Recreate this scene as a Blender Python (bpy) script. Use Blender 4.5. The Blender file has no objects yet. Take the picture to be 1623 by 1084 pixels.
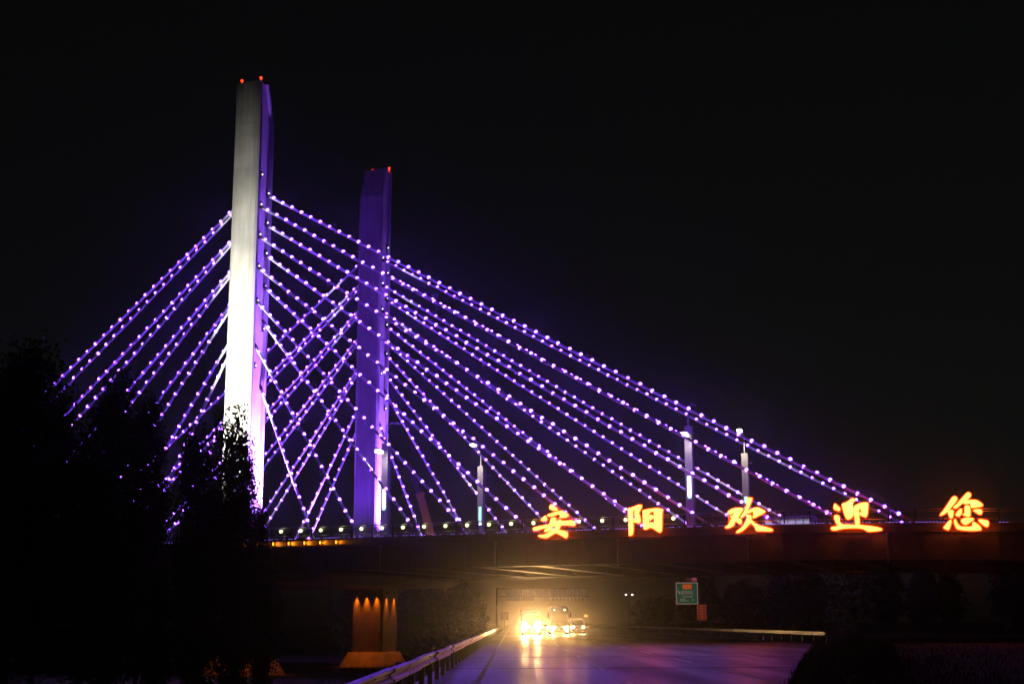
import bpy, bmesh, math, random
import numpy as np
from mathutils import Matrix, Vector

R = math.radians
rng = random.Random(7)
nrng = np.random.default_rng(7)
sc = bpy.context.scene
C = sc.collection

# ------------------------------------------------------------------ camera
cam_d = bpy.data.cameras.new('camera')
cam_d.sensor_width = 36.0
cam_d.lens = 48.38
cam_d.clip_start = 0.1
cam_d.clip_end = 6000
cam = bpy.data.objects.new('camera', cam_d)
C.objects.link(cam)
cam.matrix_world = Matrix.Translation((0, 0, 1.5)) @ Matrix.Rotation(math.pi / 2 + 0.20076, 4, 'X') @ Matrix.Rotation(-0.0034, 4, 'Z')
sc.camera = cam

# ------------------------------------------------------------------ night sky
w = bpy.data.worlds.new('World')
sc.world = w
w.use_nodes = True
nt = w.node_tree
bg = nt.nodes['Background']
sky = nt.nodes.new('ShaderNodeTexSky')
sky.sky_type = 'NISHITA'
sky.sun_disc = False
sky.sun_elevation = R(4)
sky.sun_rotation = R(200)
hsv = nt.nodes.new('ShaderNodeHueSaturation')
hsv.inputs['Saturation'].default_value = 0.25
nt.links.new(sky.outputs[0], hsv.inputs['Color'])
nt.links.new(hsv.outputs[0], bg.inputs['Color'])
bg.inputs['Strength'].default_value = 0.0013

# ------------------------------------------------------------------ exposure, renderer
sc.view_settings.view_transform = 'Standard'
sc.view_settings.look = 'None'
sc.view_settings.exposure = 0
sc.view_settings.gamma = 1
cy = sc.cycles
cy.use_denoising = True
cy.denoiser = 'OPENIMAGEDENOISE'
cy.max_bounces = 5
cy.diffuse_bounces = 2
cy.glossy_bounces = 3
cy.transmission_bounces = 4
cy.volume_bounces = 0
cy.transparent_max_bounces = 8
cy.caustics_reflective = False
cy.caustics_refractive = False
cy.sample_clamp_indirect = 3.0
cy.use_light_tree = True
sc.render.film_transparent = False

# ------------------------------------------------------------------ materials
def mat(name, col, rough=0.6, metal=0.0, noise=None, bump=0.0, bscale=20.0, emit=None, estr=0.0, spec=0.5):
    m = bpy.data.materials.new(name)
    m.use_nodes = True
    n = m.node_tree.nodes
    l = m.node_tree.links
    b = n['Principled BSDF']
    b.inputs['Base Color'].default_value = (*col, 1)
    b.inputs['Roughness'].default_value = rough
    b.inputs['Metallic'].default_value = metal
    b.inputs['Specular IOR Level'].default_value = spec
    if noise:
        scale, lo, hi = noise
        tc = n.new('ShaderNodeTexCoord')
        nz = n.new('ShaderNodeTexNoise')
        nz.inputs['Scale'].default_value = scale
        nz.inputs['Detail'].default_value = 6
        nz.inputs['Roughness'].default_value = 0.65
        l.new(tc.outputs['Object'], nz.inputs['Vector'])
        mr = n.new('ShaderNodeMapRange')
        mr.inputs['From Min'].default_value = 0.3
        mr.inputs['From Max'].default_value = 0.7
        mr.inputs['To Min'].default_value = lo
        mr.inputs['To Max'].default_value = hi
        l.new(nz.outputs['Fac'], mr.inputs['Value'])
        mx = n.new('ShaderNodeMix')
        mx.data_type = 'RGBA'
        mx.blend_type = 'MULTIPLY'
        mx.inputs['Factor'].default_value = 1
        mx.inputs['A'].default_value = (*col, 1)
        l.new(mr.outputs['Result'], mx.inputs['B'])
        l.new(mx.outputs['Result'], b.inputs['Base Color'])
    if bump:
        tc2 = n.new('ShaderNodeTexCoord')
        nb = n.new('ShaderNodeTexNoise')
        nb.inputs['Scale'].default_value = bscale
        nb.inputs['Detail'].default_value = 4
        l.new(tc2.outputs['Object'], nb.inputs['Vector'])
        bp = n.new('ShaderNodeBump')
        bp.inputs['Strength'].default_value = bump
        bp.inputs['Distance'].default_value = 0.02
        l.new(nb.outputs['Fac'], bp.inputs['Height'])
        l.new(bp.outputs['Normal'], b.inputs['Normal'])
    if emit:
        b.inputs['Emission Color'].default_value = (*emit, 1)
        b.inputs['Emission Strength'].default_value = estr
    return m

M = {}
M['concrete'] = mat('concrete', (0.46, 0.45, 0.42), 0.8, noise=(0.35, 0.8, 1.08), bump=0.25, bscale=3)
def streak(m, col):
    n, l = m.node_tree.nodes, m.node_tree.links
    tc = n.new('ShaderNodeTexCoord'); mp = n.new('ShaderNodeMapping'); mp.inputs['Scale'].default_value = (3.0, 3.0, 0.12)
    nz = n.new('ShaderNodeTexNoise'); nz.inputs['Scale'].default_value = 1.0; nz.inputs['Detail'].default_value = 7; nz.inputs['Roughness'].default_value = 0.7
    n2 = n.new('ShaderNodeTexNoise'); n2.inputs['Scale'].default_value = 0.3; n2.inputs['Detail'].default_value = 5
    l.new(tc.outputs['Object'], mp.inputs['Vector']); l.new(mp.outputs['Vector'], nz.inputs['Vector']); l.new(tc.outputs['Object'], n2.inputs['Vector'])
    mu = n.new('ShaderNodeMath'); mu.operation = 'MULTIPLY'
    l.new(nz.outputs['Fac'], mu.inputs[0]); l.new(n2.outputs['Fac'], mu.inputs[1])
    rp = n.new('ShaderNodeValToRGB'); rp.color_ramp.elements[0].position = 0.12; rp.color_ramp.elements[1].position = 0.36
    rp.color_ramp.elements[0].color = (*[c * 0.58 for c in col], 1); rp.color_ramp.elements[1].color = (*[c * 1.08 for c in col], 1)
    l.new(mu.outputs[0], rp.inputs['Fac']); l.new(rp.outputs['Color'], n['Principled BSDF'].inputs['Base Color'])
streak(M['concrete'], (0.46, 0.45, 0.42))
M['girder'] = mat('girder', (0.18, 0.165, 0.155), 0.55, noise=(0.6, 0.75, 1.1), bump=0.2, bscale=4)
M['pier'] = mat('pier', (0.38, 0.34, 0.30), 0.8, noise=(0.8, 0.7, 1.1), bump=0.3, bscale=5)
M['deck_asphalt'] = mat('deck_asphalt', (0.05, 0.05, 0.05), 0.7)
M['cable'] = mat('cable', (0.80, 0.80, 0.82), 0.45)
M['steel_dark'] = mat('steel_dark', (0.06, 0.06, 0.065), 0.45, 0.6)
M['steel'] = mat('steel', (0.45, 0.45, 0.46), 0.35, 0.8)
M['galv'] = mat('galv', (0.40, 0.37, 0.34), 0.36, 1.0, noise=(9, 0.75, 1.1), bump=0.08, bscale=12)
M['pole'] = mat('pole', (0.26, 0.26, 0.27), 0.5, 0.2)
M['bulb'] = mat('bulb', (0.8, 0.8, 0.8), 0.3, emit=(0.20, 0.046, 1.0), estr=25)
n_, l_ = M['bulb'].node_tree.nodes, M['bulb'].node_tree.links
gi = n_.new('ShaderNodeNewGeometry'); oi = n_.new('ShaderNodeObjectInfo')
ad = n_.new('ShaderNodeMath'); ad.operation = 'ADD'; fr = n_.new('ShaderNodeMath'); fr.operation = 'FRACT'
mm = n_.new('ShaderNodeMapRange'); mm.inputs['To Min'].default_value = 20; mm.inputs['To Max'].default_value = 48
l_.new(gi.outputs['Random Per Island'], ad.inputs[0]); l_.new(oi.outputs['Random'], ad.inputs[1]); l_.new(ad.outputs[0], fr.inputs[0]); l_.new(fr.outputs[0], mm.inputs['Value'])
l_.new(mm.outputs[0], n_['Principled BSDF'].inputs['Emission Strength'])
M['red_lamp'] = mat('red_lamp', (0.8, 0.1, 0.05), 0.3, emit=(1.0, 0.03, 0.006), estr=5)
M['white_lamp'] = mat('white_lamp', (0.8, 0.8, 0.8), 0.3, emit=(1.0, 0.98, 0.80), estr=6)
M['globe'] = mat('globe', (0.8, 0.8, 0.8), 0.3, emit=(0.98, 1.0, 0.42), estr=2.4)
M['panel_white'] = mat('panel_white', (0.8, 0.8, 0.8), 0.3, emit=(0.86, 0.86, 1.0), estr=5)
M['panel_teal'] = mat('panel_teal', (0.7, 0.8, 0.8), 0.3, emit=(0.35, 0.85, 0.75), estr=1.3)
M['lumin'] = mat('lumin', (0.8, 0.8, 0.8), 0.3, emit=(1.0, 0.80, 0.78), estr=45)
M['char'] = mat('char', (0.8, 0.7, 0.3), 0.4, emit=(1.0, 0.17, 0.035), estr=8.0)
M['rim'] = mat('rim', (0.7, 0.2, 0.05), 0.4, emit=(1.0, 0.04, 0.0005), estr=3.4)  # emissive colour imitating the orange haze halo round the letters
M['amber'] = mat('amber', (0.8, 0.4, 0.1), 0.3, emit=(1.0, 0.20, 0.01), estr=8)
M['strip'] = mat('strip', (0.5, 0.4, 0.8), 0.3, emit=(0.35, 0.16, 1.0), estr=1.2)
M['head'] = mat('head', (0.9, 0.9, 0.8), 0.2, emit=(1.0, 0.60, 0.24), estr=240)
M['marker'] = mat('marker', (0.9, 0.8, 0.6), 0.2, emit=(1.0, 0.75, 0.40), estr=12)
M['leaf'] = mat('leaf', (0.05, 0.075, 0.03), 0.65, spec=0.2)
M['bark'] = mat('bark', (0.09, 0.075, 0.055), 0.9)
M['grass'] = mat('grass', (0.06, 0.075, 0.03), 0.8, spec=0.2)
M['ground'] = mat('ground', (0.085, 0.075, 0.05), 0.95, noise=(0.5, 0.6, 1.2), bump=0.6, bscale=2, spec=0.1)
M['paint_white'] = mat('paint_white', (0.62, 0.61, 0.56), 0.6, noise=(3, 0.4, 1.1))
M['paint_dark'] = mat('paint_dark', (0.05, 0.05, 0.055), 0.3)
M['paint_grey'] = mat('paint_grey', (0.20, 0.20, 0.21), 0.3)
M['paint_silver'] = mat('paint_silver', (0.35, 0.35, 0.36), 0.3, 0.4)
M['rubber'] = mat('rubber', (0.02, 0.02, 0.02), 0.8)
M['glass'] = mat('glass', (0.015, 0.017, 0.02), 0.08)
M['lit_window'] = mat('lit_window', (0.5, 0.5, 0.5), 0.3, emit=(0.75, 0.78, 1.0), estr=0.35)
M['sign_back'] = mat('sign_back', (0.22, 0.20, 0.20), 0.5, 0.4)
M['sign_green'] = mat('sign_green', (0.005, 0.12, 0.05), 0.5, emit=(0.004, 0.14, 0.055), estr=0.28)  # faint emission on sign faces stands in for retroreflected headlights, no lamp inside
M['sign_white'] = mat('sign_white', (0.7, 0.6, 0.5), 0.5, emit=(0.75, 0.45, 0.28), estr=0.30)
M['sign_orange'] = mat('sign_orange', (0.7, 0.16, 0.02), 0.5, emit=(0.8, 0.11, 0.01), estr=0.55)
M['sign_rust'] = mat('sign_rust', (0.45, 0.10, 0.03), 0.5, emit=(0.6, 0.09, 0.02), estr=0.22)  # same faint glow in place of retroreflection, also on the notice board
M['sign_ink'] = mat('sign_ink', (0.06, 0.02, 0.01), 0.6)
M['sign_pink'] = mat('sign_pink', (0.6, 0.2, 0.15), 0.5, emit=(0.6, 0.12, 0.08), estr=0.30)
M['crane_paint'] = mat('crane_paint', (0.75, 0.30, 0.20), 0.5, emit=None)
M['crane_dark'] = mat('crane_dark', (0.20, 0.16, 0.14), 0.5)

def road_material():
    m = bpy.data.materials.new('asphalt')
    m.use_nodes = True
    n, l = m.node_tree.nodes, m.node_tree.links
    b = n['Principled BSDF']
    tc = n.new('ShaderNodeTexCoord')
    mp = n.new('ShaderNodeMapping')
    mp.inputs['Scale'].default_value = (0.5, 0.035, 1)
    l.new(tc.outputs['Object'], mp.inputs['Vector'])
    big = n.new('ShaderNodeTexNoise')
    big.inputs['Scale'].default_value = 1.0
    big.inputs['Detail'].default_value = 4
    l.new(mp.outputs['Vector'], big.inputs['Vector'])
    fine = n.new('ShaderNodeTexNoise')
    fine.inputs['Scale'].default_value = 40
    fine.inputs['Detail'].default_value = 5
    l.new(tc.outputs['Object'], fine.inputs['Vector'])
    cr = n.new('ShaderNodeMapRange')
    cr.inputs['To Min'].default_value = 0.014
    cr.inputs['To Max'].default_value = 0.036
    l.new(big.outputs['Fac'], cr.inputs['Value'])
    tn = n.new('ShaderNodeMix'); tn.data_type = 'RGBA'; tn.blend_type = 'MULTIPLY'; tn.inputs['Factor'].default_value = 1
    tn.inputs['A'].default_value = (1.05, 0.66, 0.42, 1)
    l.new(cr.outputs['Result'], tn.inputs['B']); l.new(tn.outputs['Result'], b.inputs['Base Color'])
    rr = n.new('ShaderNodeMapRange')
    rr.inputs['From Min'].default_value = 0.35
    rr.inputs['From Max'].default_value = 0.65
    rr.inputs['To Min'].default_value = 0.30
    rr.inputs['To Max'].default_value = 0.48
    l.new(big.outputs['Fac'], rr.inputs['Value'])
    l.new(rr.outputs['Result'], b.inputs['Roughness'])
    b.inputs['Specular IOR Level'].default_value = 0.20
    bp = n.new('ShaderNodeBump')
    bp.inputs['Strength'].default_value = 0.25
    bp.inputs['Distance'].default_value = 0.004
    l.new(fine.outputs['Fac'], bp.inputs['Height'])
    l.new(bp.outputs['Normal'], b.inputs['Normal'])
    return m
M['road'] = road_material()

# ------------------------------------------------------------------ mesh helpers
class MB:
    def __init__(s):
        s.v = []; s.f = []
    def box(s, x0, x1, y0, y1, z0, z1):
        b = len(s.v)
        s.v += [(x0, y0, z0), (x1, y0, z0), (x1, y1, z0), (x0, y1, z0), (x0, y0, z1), (x1, y0, z1), (x1, y1, z1), (x0, y1, z1)]
        s.f += [tuple(b + i for i in q) for q in ((0, 3, 2, 1), (4, 5, 6, 7), (0, 1, 5, 4), (1, 2, 6, 5), (2, 3, 7, 6), (3, 0, 4, 7))]
        return s
    def rings(s, rings, cap=True, closed=True):
        b = len(s.v); k = len(rings[0])
        for r in rings: s.v += [tuple(p) for p in r]
        for i in range(len(rings) - 1):
            for j in range(k if closed else k - 1):
                a = b + i * k + j; c = b + i * k + (j + 1) % k
                s.f.append((a, c, c + k, a + k))
        if cap and closed:
            s.f.append(tuple(b + j for j in reversed(range(k))))
            s.f.append(tuple(b + (len(rings) - 1) * k + j for j in range(k)))
        return s
    def tube(s, pts, rad, n=8):
        pts = [Vector(p) for p in pts]
        if not isinstance(rad, (list, tuple)): rad = [rad] * len(pts)
        rs = []
        for i, p in enumerate(pts):
            d = (pts[min(i + 1, len(pts) - 1)] - pts[max(i - 1, 0)]).normalized()
            a = d.cross(Vector((0, 0, 1)))
            if a.length < 1e-3: a = Vector((1, 0, 0))
            a.normalize(); c = a.cross(d)
            rs.append([p + (a * math.cos(2 * math.pi * j / n) + c * math.sin(2 * math.pi * j / n)) * rad[i] for j in range(n)])
        return s.rings(rs)
    def ball(s, c, r, seg=8, rows=5, sz=1.0):
        rs = []
        for i in range(rows + 1):
            th = math.pi * (i + 0.02) / (rows + 0.04)
            rs.append([(c[0] + r * math.sin(th) * math.cos(2 * math.pi * j / seg), c[1] + r * math.sin(th) * math.sin(2 * math.pi * j / seg), c[2] - r * sz * math.cos(th)) for j in range(seg)])
        return s.rings(rs)
    def mesh(s, name, m, smooth=False):
        me = bpy.data.meshes.new(name)
        me.from_pydata(s.v, [], s.f)
        me.materials.append(M[m] if isinstance(m, str) else m)
        bm = bmesh.new(); bm.from_mesh(me)
        bmesh.ops.recalc_face_normals(bm, faces=bm.faces)
        bm.to_mesh(me); bm.free()
        if smooth: me.shade_smooth()
        return me

def put(name, me, parent=None, loc=None, rotz=None):
    o = bpy.data.objects.new(name, me)
    C.objects.link(o)
    if parent: o.parent = parent
    if loc: o.location = loc
    if rotz is not None: o.rotation_euler = (0, 0, rotz)
    return o
def part(name, mb, m, parent, smooth=False, label=None, loc=None):
    o = put(name, mb.mesh(name, m, smooth), parent, loc)
    if label: o['label'] = label
    return o
def tag(o, label, cat, group=None):
    o['label'] = label; o['category'] = cat
    if group: o['group'] = group
    return o
def thing(name, label, cat, loc=(0, 0, 0), rotz=0.0, group=None):
    o = bpy.data.objects.new(name, None)
    o.empty_display_size = 0.3
    C.objects.link(o)
    o.location = loc; o.rotation_euler = (0, 0, rotz)
    return tag(o, label, cat, group)
def struct(name, mb, m, smooth=False):
    o = put(name, mb.mesh(name, m, smooth)); o['kind'] = 'structure'
    return o
def copy_tree(o, parent=None):
    c = o.copy(); C.objects.link(c); c.parent = parent
    for ch in list(o.children): copy_tree(ch, c)
    return c
def spot(name, parent, loc, target, energy, col, angle, blend=0.6, size=0.15):
    d = bpy.data.lights.new(name, 'SPOT')
    d.energy = energy; d.color = col; d.spot_size = R(angle); d.spot_blend = blend; d.shadow_soft_size = size
    o = bpy.data.objects.new(name, d)
    C.objects.link(o)
    if parent: o.parent = parent
    o.location = loc
    o.rotation_euler = (Vector(target) - Vector(loc)).to_track_quat('-Z', 'Y').to_euler()
    return o

# ------------------------------------------------------------------ ground, highway
def ground_z(x):
    if x < -10: return -3.1
    if x < -3.2: return -3.1 + (x + 10) / 6.8 * 3.0
    return -0.1
gx = [-2500, -600, -200, -90, -50, -30, -20, -14, -10, -8, -6, -4.5, -3.2, -1, 10, 26, 40, 90, 300, 900, 2500]
gy = [-300, -60, -20, 0, 10, 20, 30, 40, 50, 60, 70, 80, 90, 100, 110, 120, 130, 140, 150, 165, 180, 200, 240, 300, 400, 700, 1500, 4500]
mb = MB()
for y in gy:
    for x in gx:
        mb.v.append((x, y, ground_z(x) + (rng.uniform(-0.12, 0.12) if (x < -4 or x > 30) else 0)))
k = len(gx)
for i in range(len(gy) - 1):
    for j in range(k - 1):
        mb.f.append((i * k + j, i * k + j + 1, i * k + k + j + 1, i * k + k + j))
struct('ground', mb, 'ground', True)

road_pts = [(-2.5, -40), (6.0, -40), (6.0, 31), (6.9, 35.5), (10.5, 52), (14.6, 70), (18.4, 86), (20.6, 97), (20.9, 110), (20.9, 3000), (-2.5, 3000)]
mb = MB()
mb.v = [(x, y, 0.0) for x, y in road_pts] + [(x, y, -0.4) for x, y in road_pts]
nn = len(road_pts)
mb.f = [tuple(range(nn))] + [(i, (i + 1) % nn, nn + (i + 1) % nn, nn + i) for i in range(nn)]
road = struct('highway', mb, 'road')
part('edge_line', MB().box(-0.99, -0.84, -30, 600, 0.0, 0.004), 'paint_white', road)
part('edge_line', MB().box(19.4, 19.55, 100, 600, 0.0, 0.004), 'paint_white', road)
dash = MB().box(-0.07, 0.07, 0, 6, 0.0, 0.004).mesh('lane_dash', 'paint_white')
for lx, y0 in ((2.9, 0), (6.7, 38), (10.5, 60), (14.3, 78)):
    y = 30.0 + (0 if lx < 3 else y0 - 30)
    while y < 250:
        put('lane_dash', dash, road, (lx, y, 0)); y += 15
for yj in (47, 62, 92, 118):
    part('pavement_joint', MB().box(-2.4, min(20, 6 + (yj - 31) * 0.22), yj, yj + 0.35, 0.0, 0.003), 'rubber', road)

# grass on the verges: uncountable
def blades(n, fx, h0, h1, wid):
    v = np.zeros((n * 3, 3)); 
    for i in range(n):
        x, y = fx()
        z = ground_z(x) - 0.05
        a = rng.uniform(0, 6.28); h = rng.uniform(h0, h1); ww = wid * rng.uniform(0.6, 1.4)
        dx, dy = math.cos(a) * ww, math.sin(a) * ww
        lx, ly = rng.uniform(-0.3, 0.3) * h, rng.uniform(-0.3, 0.3) * h
        v[3 * i] = (x - dx, y - dy, z); v[3 * i + 1] = (x + dx, y + dy, z); v[3 * i + 2] = (x + lx, y + ly, z + h)
    me = bpy.data.meshes.new('grass')
    me.from_pydata(v.tolist(), [], [(3 * i, 3 * i + 1, 3 * i + 2) for i in range(n)])
    me.materials.append(M['grass'])
    return me
o = put('grass', blades(16000, lambda: (-3.0 - abs(rng.gauss(0, 7)), rng.uniform(16, 165)), 0.15, 0.65, 0.025))
tag(o, 'dark grass on the embankment left of the highway', 'grass'); o['kind'] = 'stuff'
def right_verge():
    y = rng.uniform(30, 115)
    e = 6.6 + (y - 33) * 0.225 if y < 97 else 21.6
    return (e - 0.4 + abs(rng.gauss(0, 2.2 if rng.random() < .55 else 6)), y)
o = put('grass', blades(16000, right_verge, 0.10, 0.28, 0.03))
tag(o, 'dark grass on the verge right of the highway', 'grass'); o['kind'] = 'stuff'

# ------------------------------------------------------------------ the cable-stayed bridge (local x along the deck, y across, origin under the near pylon)
PHI = 0.3523
N0 = Vector((-25.32, 129.0, 0))
W = 27.275
U = Vector((math.cos(PHI), -math.sin(PHI), 0)); V = Vector((math.sin(PHI), math.cos(PHI), 0))
def world(t, wv, z): 
    p = N0 + U * t + V * wv
    return (p.x, p.y, z)
def dz(t): return 8.80 + 0.0042 * t - 0.0009 * max(0, t - 46) ** 2
bridge = thing('cable_stayed_bridge', 'cable stayed bridge crossing the highway with purple light strings and two tall pylons', 'bridge', N0, -PHI)
YN, YF = -2.5, W + 2.5
st = [-70 + 3 * i for i in range(71)]

def band(y0, y1, zt, zb, ts=st):
    m = MB()
    m.rings([[(t, y0, zb(t)), (t, y1, zb(t)), (t, y1, zt(t)), (t, y0, zt(t))] for t in ts])
    return m
part('deck_slab', band(YN + 0.9, YF - 0.9, lambda t: dz(t) - 0.25, lambda t: dz(t) - 0.75), 'deck_asphalt', bridge)
for y0, y1 in ((YN, YN + 3.2), (YF - 3.2, YF)):
    part('edge_girder', band(y0 + 0.25, y1, lambda t: dz(t) - 0.752, lambda t: dz(t) - 2.72), 'girder', bridge)
part('cornice', band(YN, YN + 0.9, lambda t: dz(t), lambda t: dz(t) - 0.16), 'girder', bridge)
part('cornice', band(YF - 0.9, YF, lambda t: dz(t), lambda t: dz(t) - 0.75), 'girder', bridge)
part('fascia', band(YN + 0.22, YN + 0.9, lambda t: dz(t) - 0.16, lambda t: dz(t) - 0.752), 'girder', bridge)
part('fascia_ledge', band(YN - 0.02, YN + 0.9, lambda t: dz(t) - 0.60, lambda t: dz(t) - 0.70), 'girder', bridge)
part('soffit_lip', band(YN + 0.05, YN + 0.6, lambda t: dz(t) - 2.722, lambda t: dz(t) - 2.82), 'girder', bridge)
part('soffit_lip', band(YF - 0.6, YF - 0.05, lambda t: dz(t) - 2.722, lambda t: dz(t) - 2.82), 'girder', bridge)
for i in range(-8, 14):
    t = 7.5 + 5.37 * i
    if -6 < t < 7: continue
    z = dz(t)
    part('crossbeam', MB().box(t - 0.28, t + 0.28, YN + 3.2, YF - 3.2, z - 2.6, z - 0.752).box(t - 0.5, t + 0.5, YN + 3.2, YF - 3.2, z - 2.70, z - 2.602), 'girder', bridge)
part('centre_girder', band(W / 2 - 0.4, W / 2 + 0.4, lambda t: dz(t) - 0.752, lambda t: dz(t) - 2.0), 'girder', bridge)
part('pier_table', MB().rings([[(t, y0, z) for y0, z in ((YN + 0.6, 6.02), (YF - 0.4, 6.02), (YF - 0.4, zb), (YN + 0.6, zb))] for t, zb in ((-10, 5.9), (-8.5, 5.15), (8.6, 5.15), (10.2, 5.75))]), 'pier', bridge)
for t0, t1 in ((-70, -50), (76, 140)):
    part('abutment', MB().rings([[(t, YN + 0.5, -3.2), (t, YF - 0.5, -3.2), (t, YF - 0.5, dz(t) - 0.9), (t, YN + 0.5, dz(t) - 0.9)] for t in (t0, (t0 + t1) / 2, t1)]), 'pier', bridge)
for i in range(-5, 8):
    t = 4.8 + 10.74 * i
    part('drain_pipe', MB().tube([(t, YN + 0.16, dz(t) - 0.72), (t, YN + 0.16, dz(t) - 3.0)], 0.07, 8).box(t - .12, t + .12, YN + .05, YN + .27, dz(t) - .9, dz(t) - .78), 'steel', bridge)
for i in range(-14, 24):
    t = 7.5 + 2.685 * i
    part('web_stiffener', MB().box(t - 0.05, t + 0.05, YN + 0.13, YN + 0.252, dz(t) - 2.715, dz(t) - 0.705), 'girder', bridge)
# central median rail on the deck
mpost = MB().box(-0.05, 0.05, -0.05, 0.05, -0.25, 0.75).mesh('median_post', 'steel')
for t in range(-50, 100, 4): put('median_post', mpost, bridge, (t, W / 2, dz(t)))
for h in (0.35, 0.7):
    part('median_rail', MB().tube([(t, W / 2 - 0.09, dz(t) + h) for t in st], 0.05, 6), 'steel', bridge)

# pylons
ZT = 53.66
def pylon(yc, inner):
    prof_x = []   # half profile of one u face, y from -1.5 to 1.5
    face = [(1.22, -1.5), (1.40, -1.34), (1.40, -1.20), (1.28, -1.20), (1.28, -1.12), (1.40, -1.12), (1.40, -0.98), (1.16, -0.90), (1.16, 0.90), (1.40, 0.98), (1.40, 1.12), (1.28, 1.12), (1.28, 1.20), (1.40, 1.20), (1.40, 1.34), (1.22, 1.5)]
    ring = face + [(-x, y) for x, y in reversed(face)]
    rs = []
    for z, lim in ((6.02, 1.5), (20, 1.5), (ZT - 3.7, 1.5), (ZT, 0.15)):
        rr = []
        for x, y in ring:
            yy = y * inner          # +1.5 is the inner side
            yy = -1.5 + (yy + 1.5) * (lim + 1.5) / 3.0
            rr.append((x, yc + yy * inner, z))
        rs.append(rr)
    p = part('pylon', MB().rings(rs), 'concrete', bridge)
    for z in (14.5, 20.5, 26.5, 32.5, 38.5, 44.5, 49.2):          # casting joints, thin proud lips on the outer faces
        part('casting_joint', MB().box(-1.2, 1.2, yc - 1.511, yc - 1.49, z, z + 0.06), 'concrete', p)
    for x, y in ((-1.0, -1.1 * inner), (1.15, -1.1 * inner)):
        part('warning_light', MB().tube([(x, yc + y, ZT), (x, yc + y, ZT + 0.3)], 0.06, 6).ball((x, yc + y, ZT + 0.40), 0.13), 'red_lamp', p, True)
    return p
pyl = [pylon(0.0, 1), pylon(W, -1)]

# lower legs and plinths, with downlights
lampbox = MB().box(-0.12, 0.12, -0.12, 0.12, 0, 0.22).mesh('downlight', 'steel_dark')
ORANGE = (1.0, 0.17, 0.003)
for yc in (0.0, W):
    x0, x1 = -1.1, 2.6
    ring = [(x0 + .2, -2), (x1 - .2, -2), (x1 - .2, -1.85), (x1, -1.8), (x1, 1.8), (x1 - .2, 2), (x0 + .2, 2), (x0, 1.8), (x0, -1.8)]
    leg = part('lower_leg', MB().rings([[(x, yc + y, z) for x, y in ring] for z in (-2.2, 1.98, 2.0)]).rings([[(x0 + 0.03 + (x - x0) * 0.984, yc + y * 0.984, z) for x, y in ring] for z in (2.0, 2.05)]).rings([[(x, yc + y, z) for x, y in ring] for z in (2.05, 5.16)]), 'pier', bridge)
    part('plinth', MB().rings([[(-2.1, yc - 3, -3.3), (3.6, yc - 3, -3.3), (3.6, yc + 3, -3.3), (-2.1, yc + 3, -3.3)], [(-1.35, yc - 2.15, -1.6), (2.85, yc - 2.15, -1.6), (2.85, yc + 2.15, -1.6), (-1.35, yc + 2.15, -1.6)]]), 'pier', leg)
    for x, y, dx, dy in ((-0.45, -2.16, 0, 1), (0.75, -2.16, 0, 1), (1.95, -2.16, 0, 1), (2.76, -0.95, -1, 0), (2.76, 0.95, -1, 0)):
        put('downlight', lampbox, leg, (x, yc + y, 4.55))
        spot('downlight_beam', leg, (x, yc + y, 4.5), (x - dx * 0.15, yc + y - dy * 0.15, 0.0), 700, ORANGE, 54, 1.0, 0.06)

# stay cables and their light strings
ZS = [42.45, 40.95, 39.45, 37.95, 36.45, 34.9, 33.3, 31.6, 29.9, 27.4, 23.6]
bulb_mesh = bpy.data.meshes.new('bulb')
bm = bmesh.new(); bmesh.ops.create_icosphere(bm, subdivisions=2, radius=0.158); bm.to_mesh(bulb_mesh); bm.free()
bulb_mesh.materials.append(M['bulb']); bulb_mesh.shade_smooth()
bm = bmesh.new(); bmesh.ops.create_icosphere(bm, subdivisions=1, radius=0.168)
ico_v = np.array([v.co[:] for v in bm.verts]); ico_f = [[v.index for v in f.verts] for f in bm.faces]; bm.free()
SP = 1.2
rest = []
single = 0
for yc, inner in ((0.0, 1), (W, -1)):
    for side in (1, -1):
        for k in range(11):
            y = yc + (0.65 if k % 2 == 0 else -0.65) * inner
            te = (61.25 - 5.375 * k) if side > 0 else (42.85 + (1.0 if k % 2 == 0 else 0.0) - 3.55 * k)
            a = Vector((side * 1.1, y, ZS[k] + 0.15)); b = Vector((side * te, y, dz(side * te) - 0.25))
            L = (b - a).length
            d = (b - a) / L
            sag = L * L * 0.00003
            def P(s): 
                q = a + d * s
                return Vector((q.x, q.y, q.z - 4 * sag * (s / L) * (1 - s / L)))
            cb = part('stay_cable', MB().tube([P(L * i / 6) for i in range(7)], 0.12, 8), 'cable', bridge, True)
            part('anchor_sleeve', MB().tube([P(0.05), P(0.62)], 0.17, 8), 'steel_dark', cb)
            part('guide_pipe', MB().tube([P(L - 1.5), P(L)], 0.14, 8), 'steel', cb)
            s = 0.95 + 0.25 * rng.random()
            while s < L - 1.6:
                q = P(s) + Vector((0, 0, 0.06)) + Vector((rng.gauss(0, .012), rng.gauss(0, .012), rng.gauss(0, .02)))
                if side > 0 and yc == 0 and single < 300:
                    put('bulb', bulb_mesh, cb, q); single += 1
                else:
                    rest.append(q)
                s += SP + rng.gauss(0, 0.015)
            # small bracket light in the recess beside the anchor
            yb = yc - (y - yc)
            part('bracket_light', MB().box(side * 1.16, side * 1.34, yb - 0.09, yb + 0.09, ZS[k] + 1.5, ZS[k] + 2.1), 'steel_dark', pyl[0 if yc == 0 else 1])
            part('bracket_bulb', MB().ball((side * 1.42, yb, ZS[k] + 1.75), 0.06, 6, 4), 'white_lamp', pyl[0 if yc == 0 else 1], True)
rv = np.concatenate([ico_v + np.array(q[:]) for q in rest])
rf = [[i + 12 * j for i in f] for j in range(len(rest)) for f in ico_f]
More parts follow.
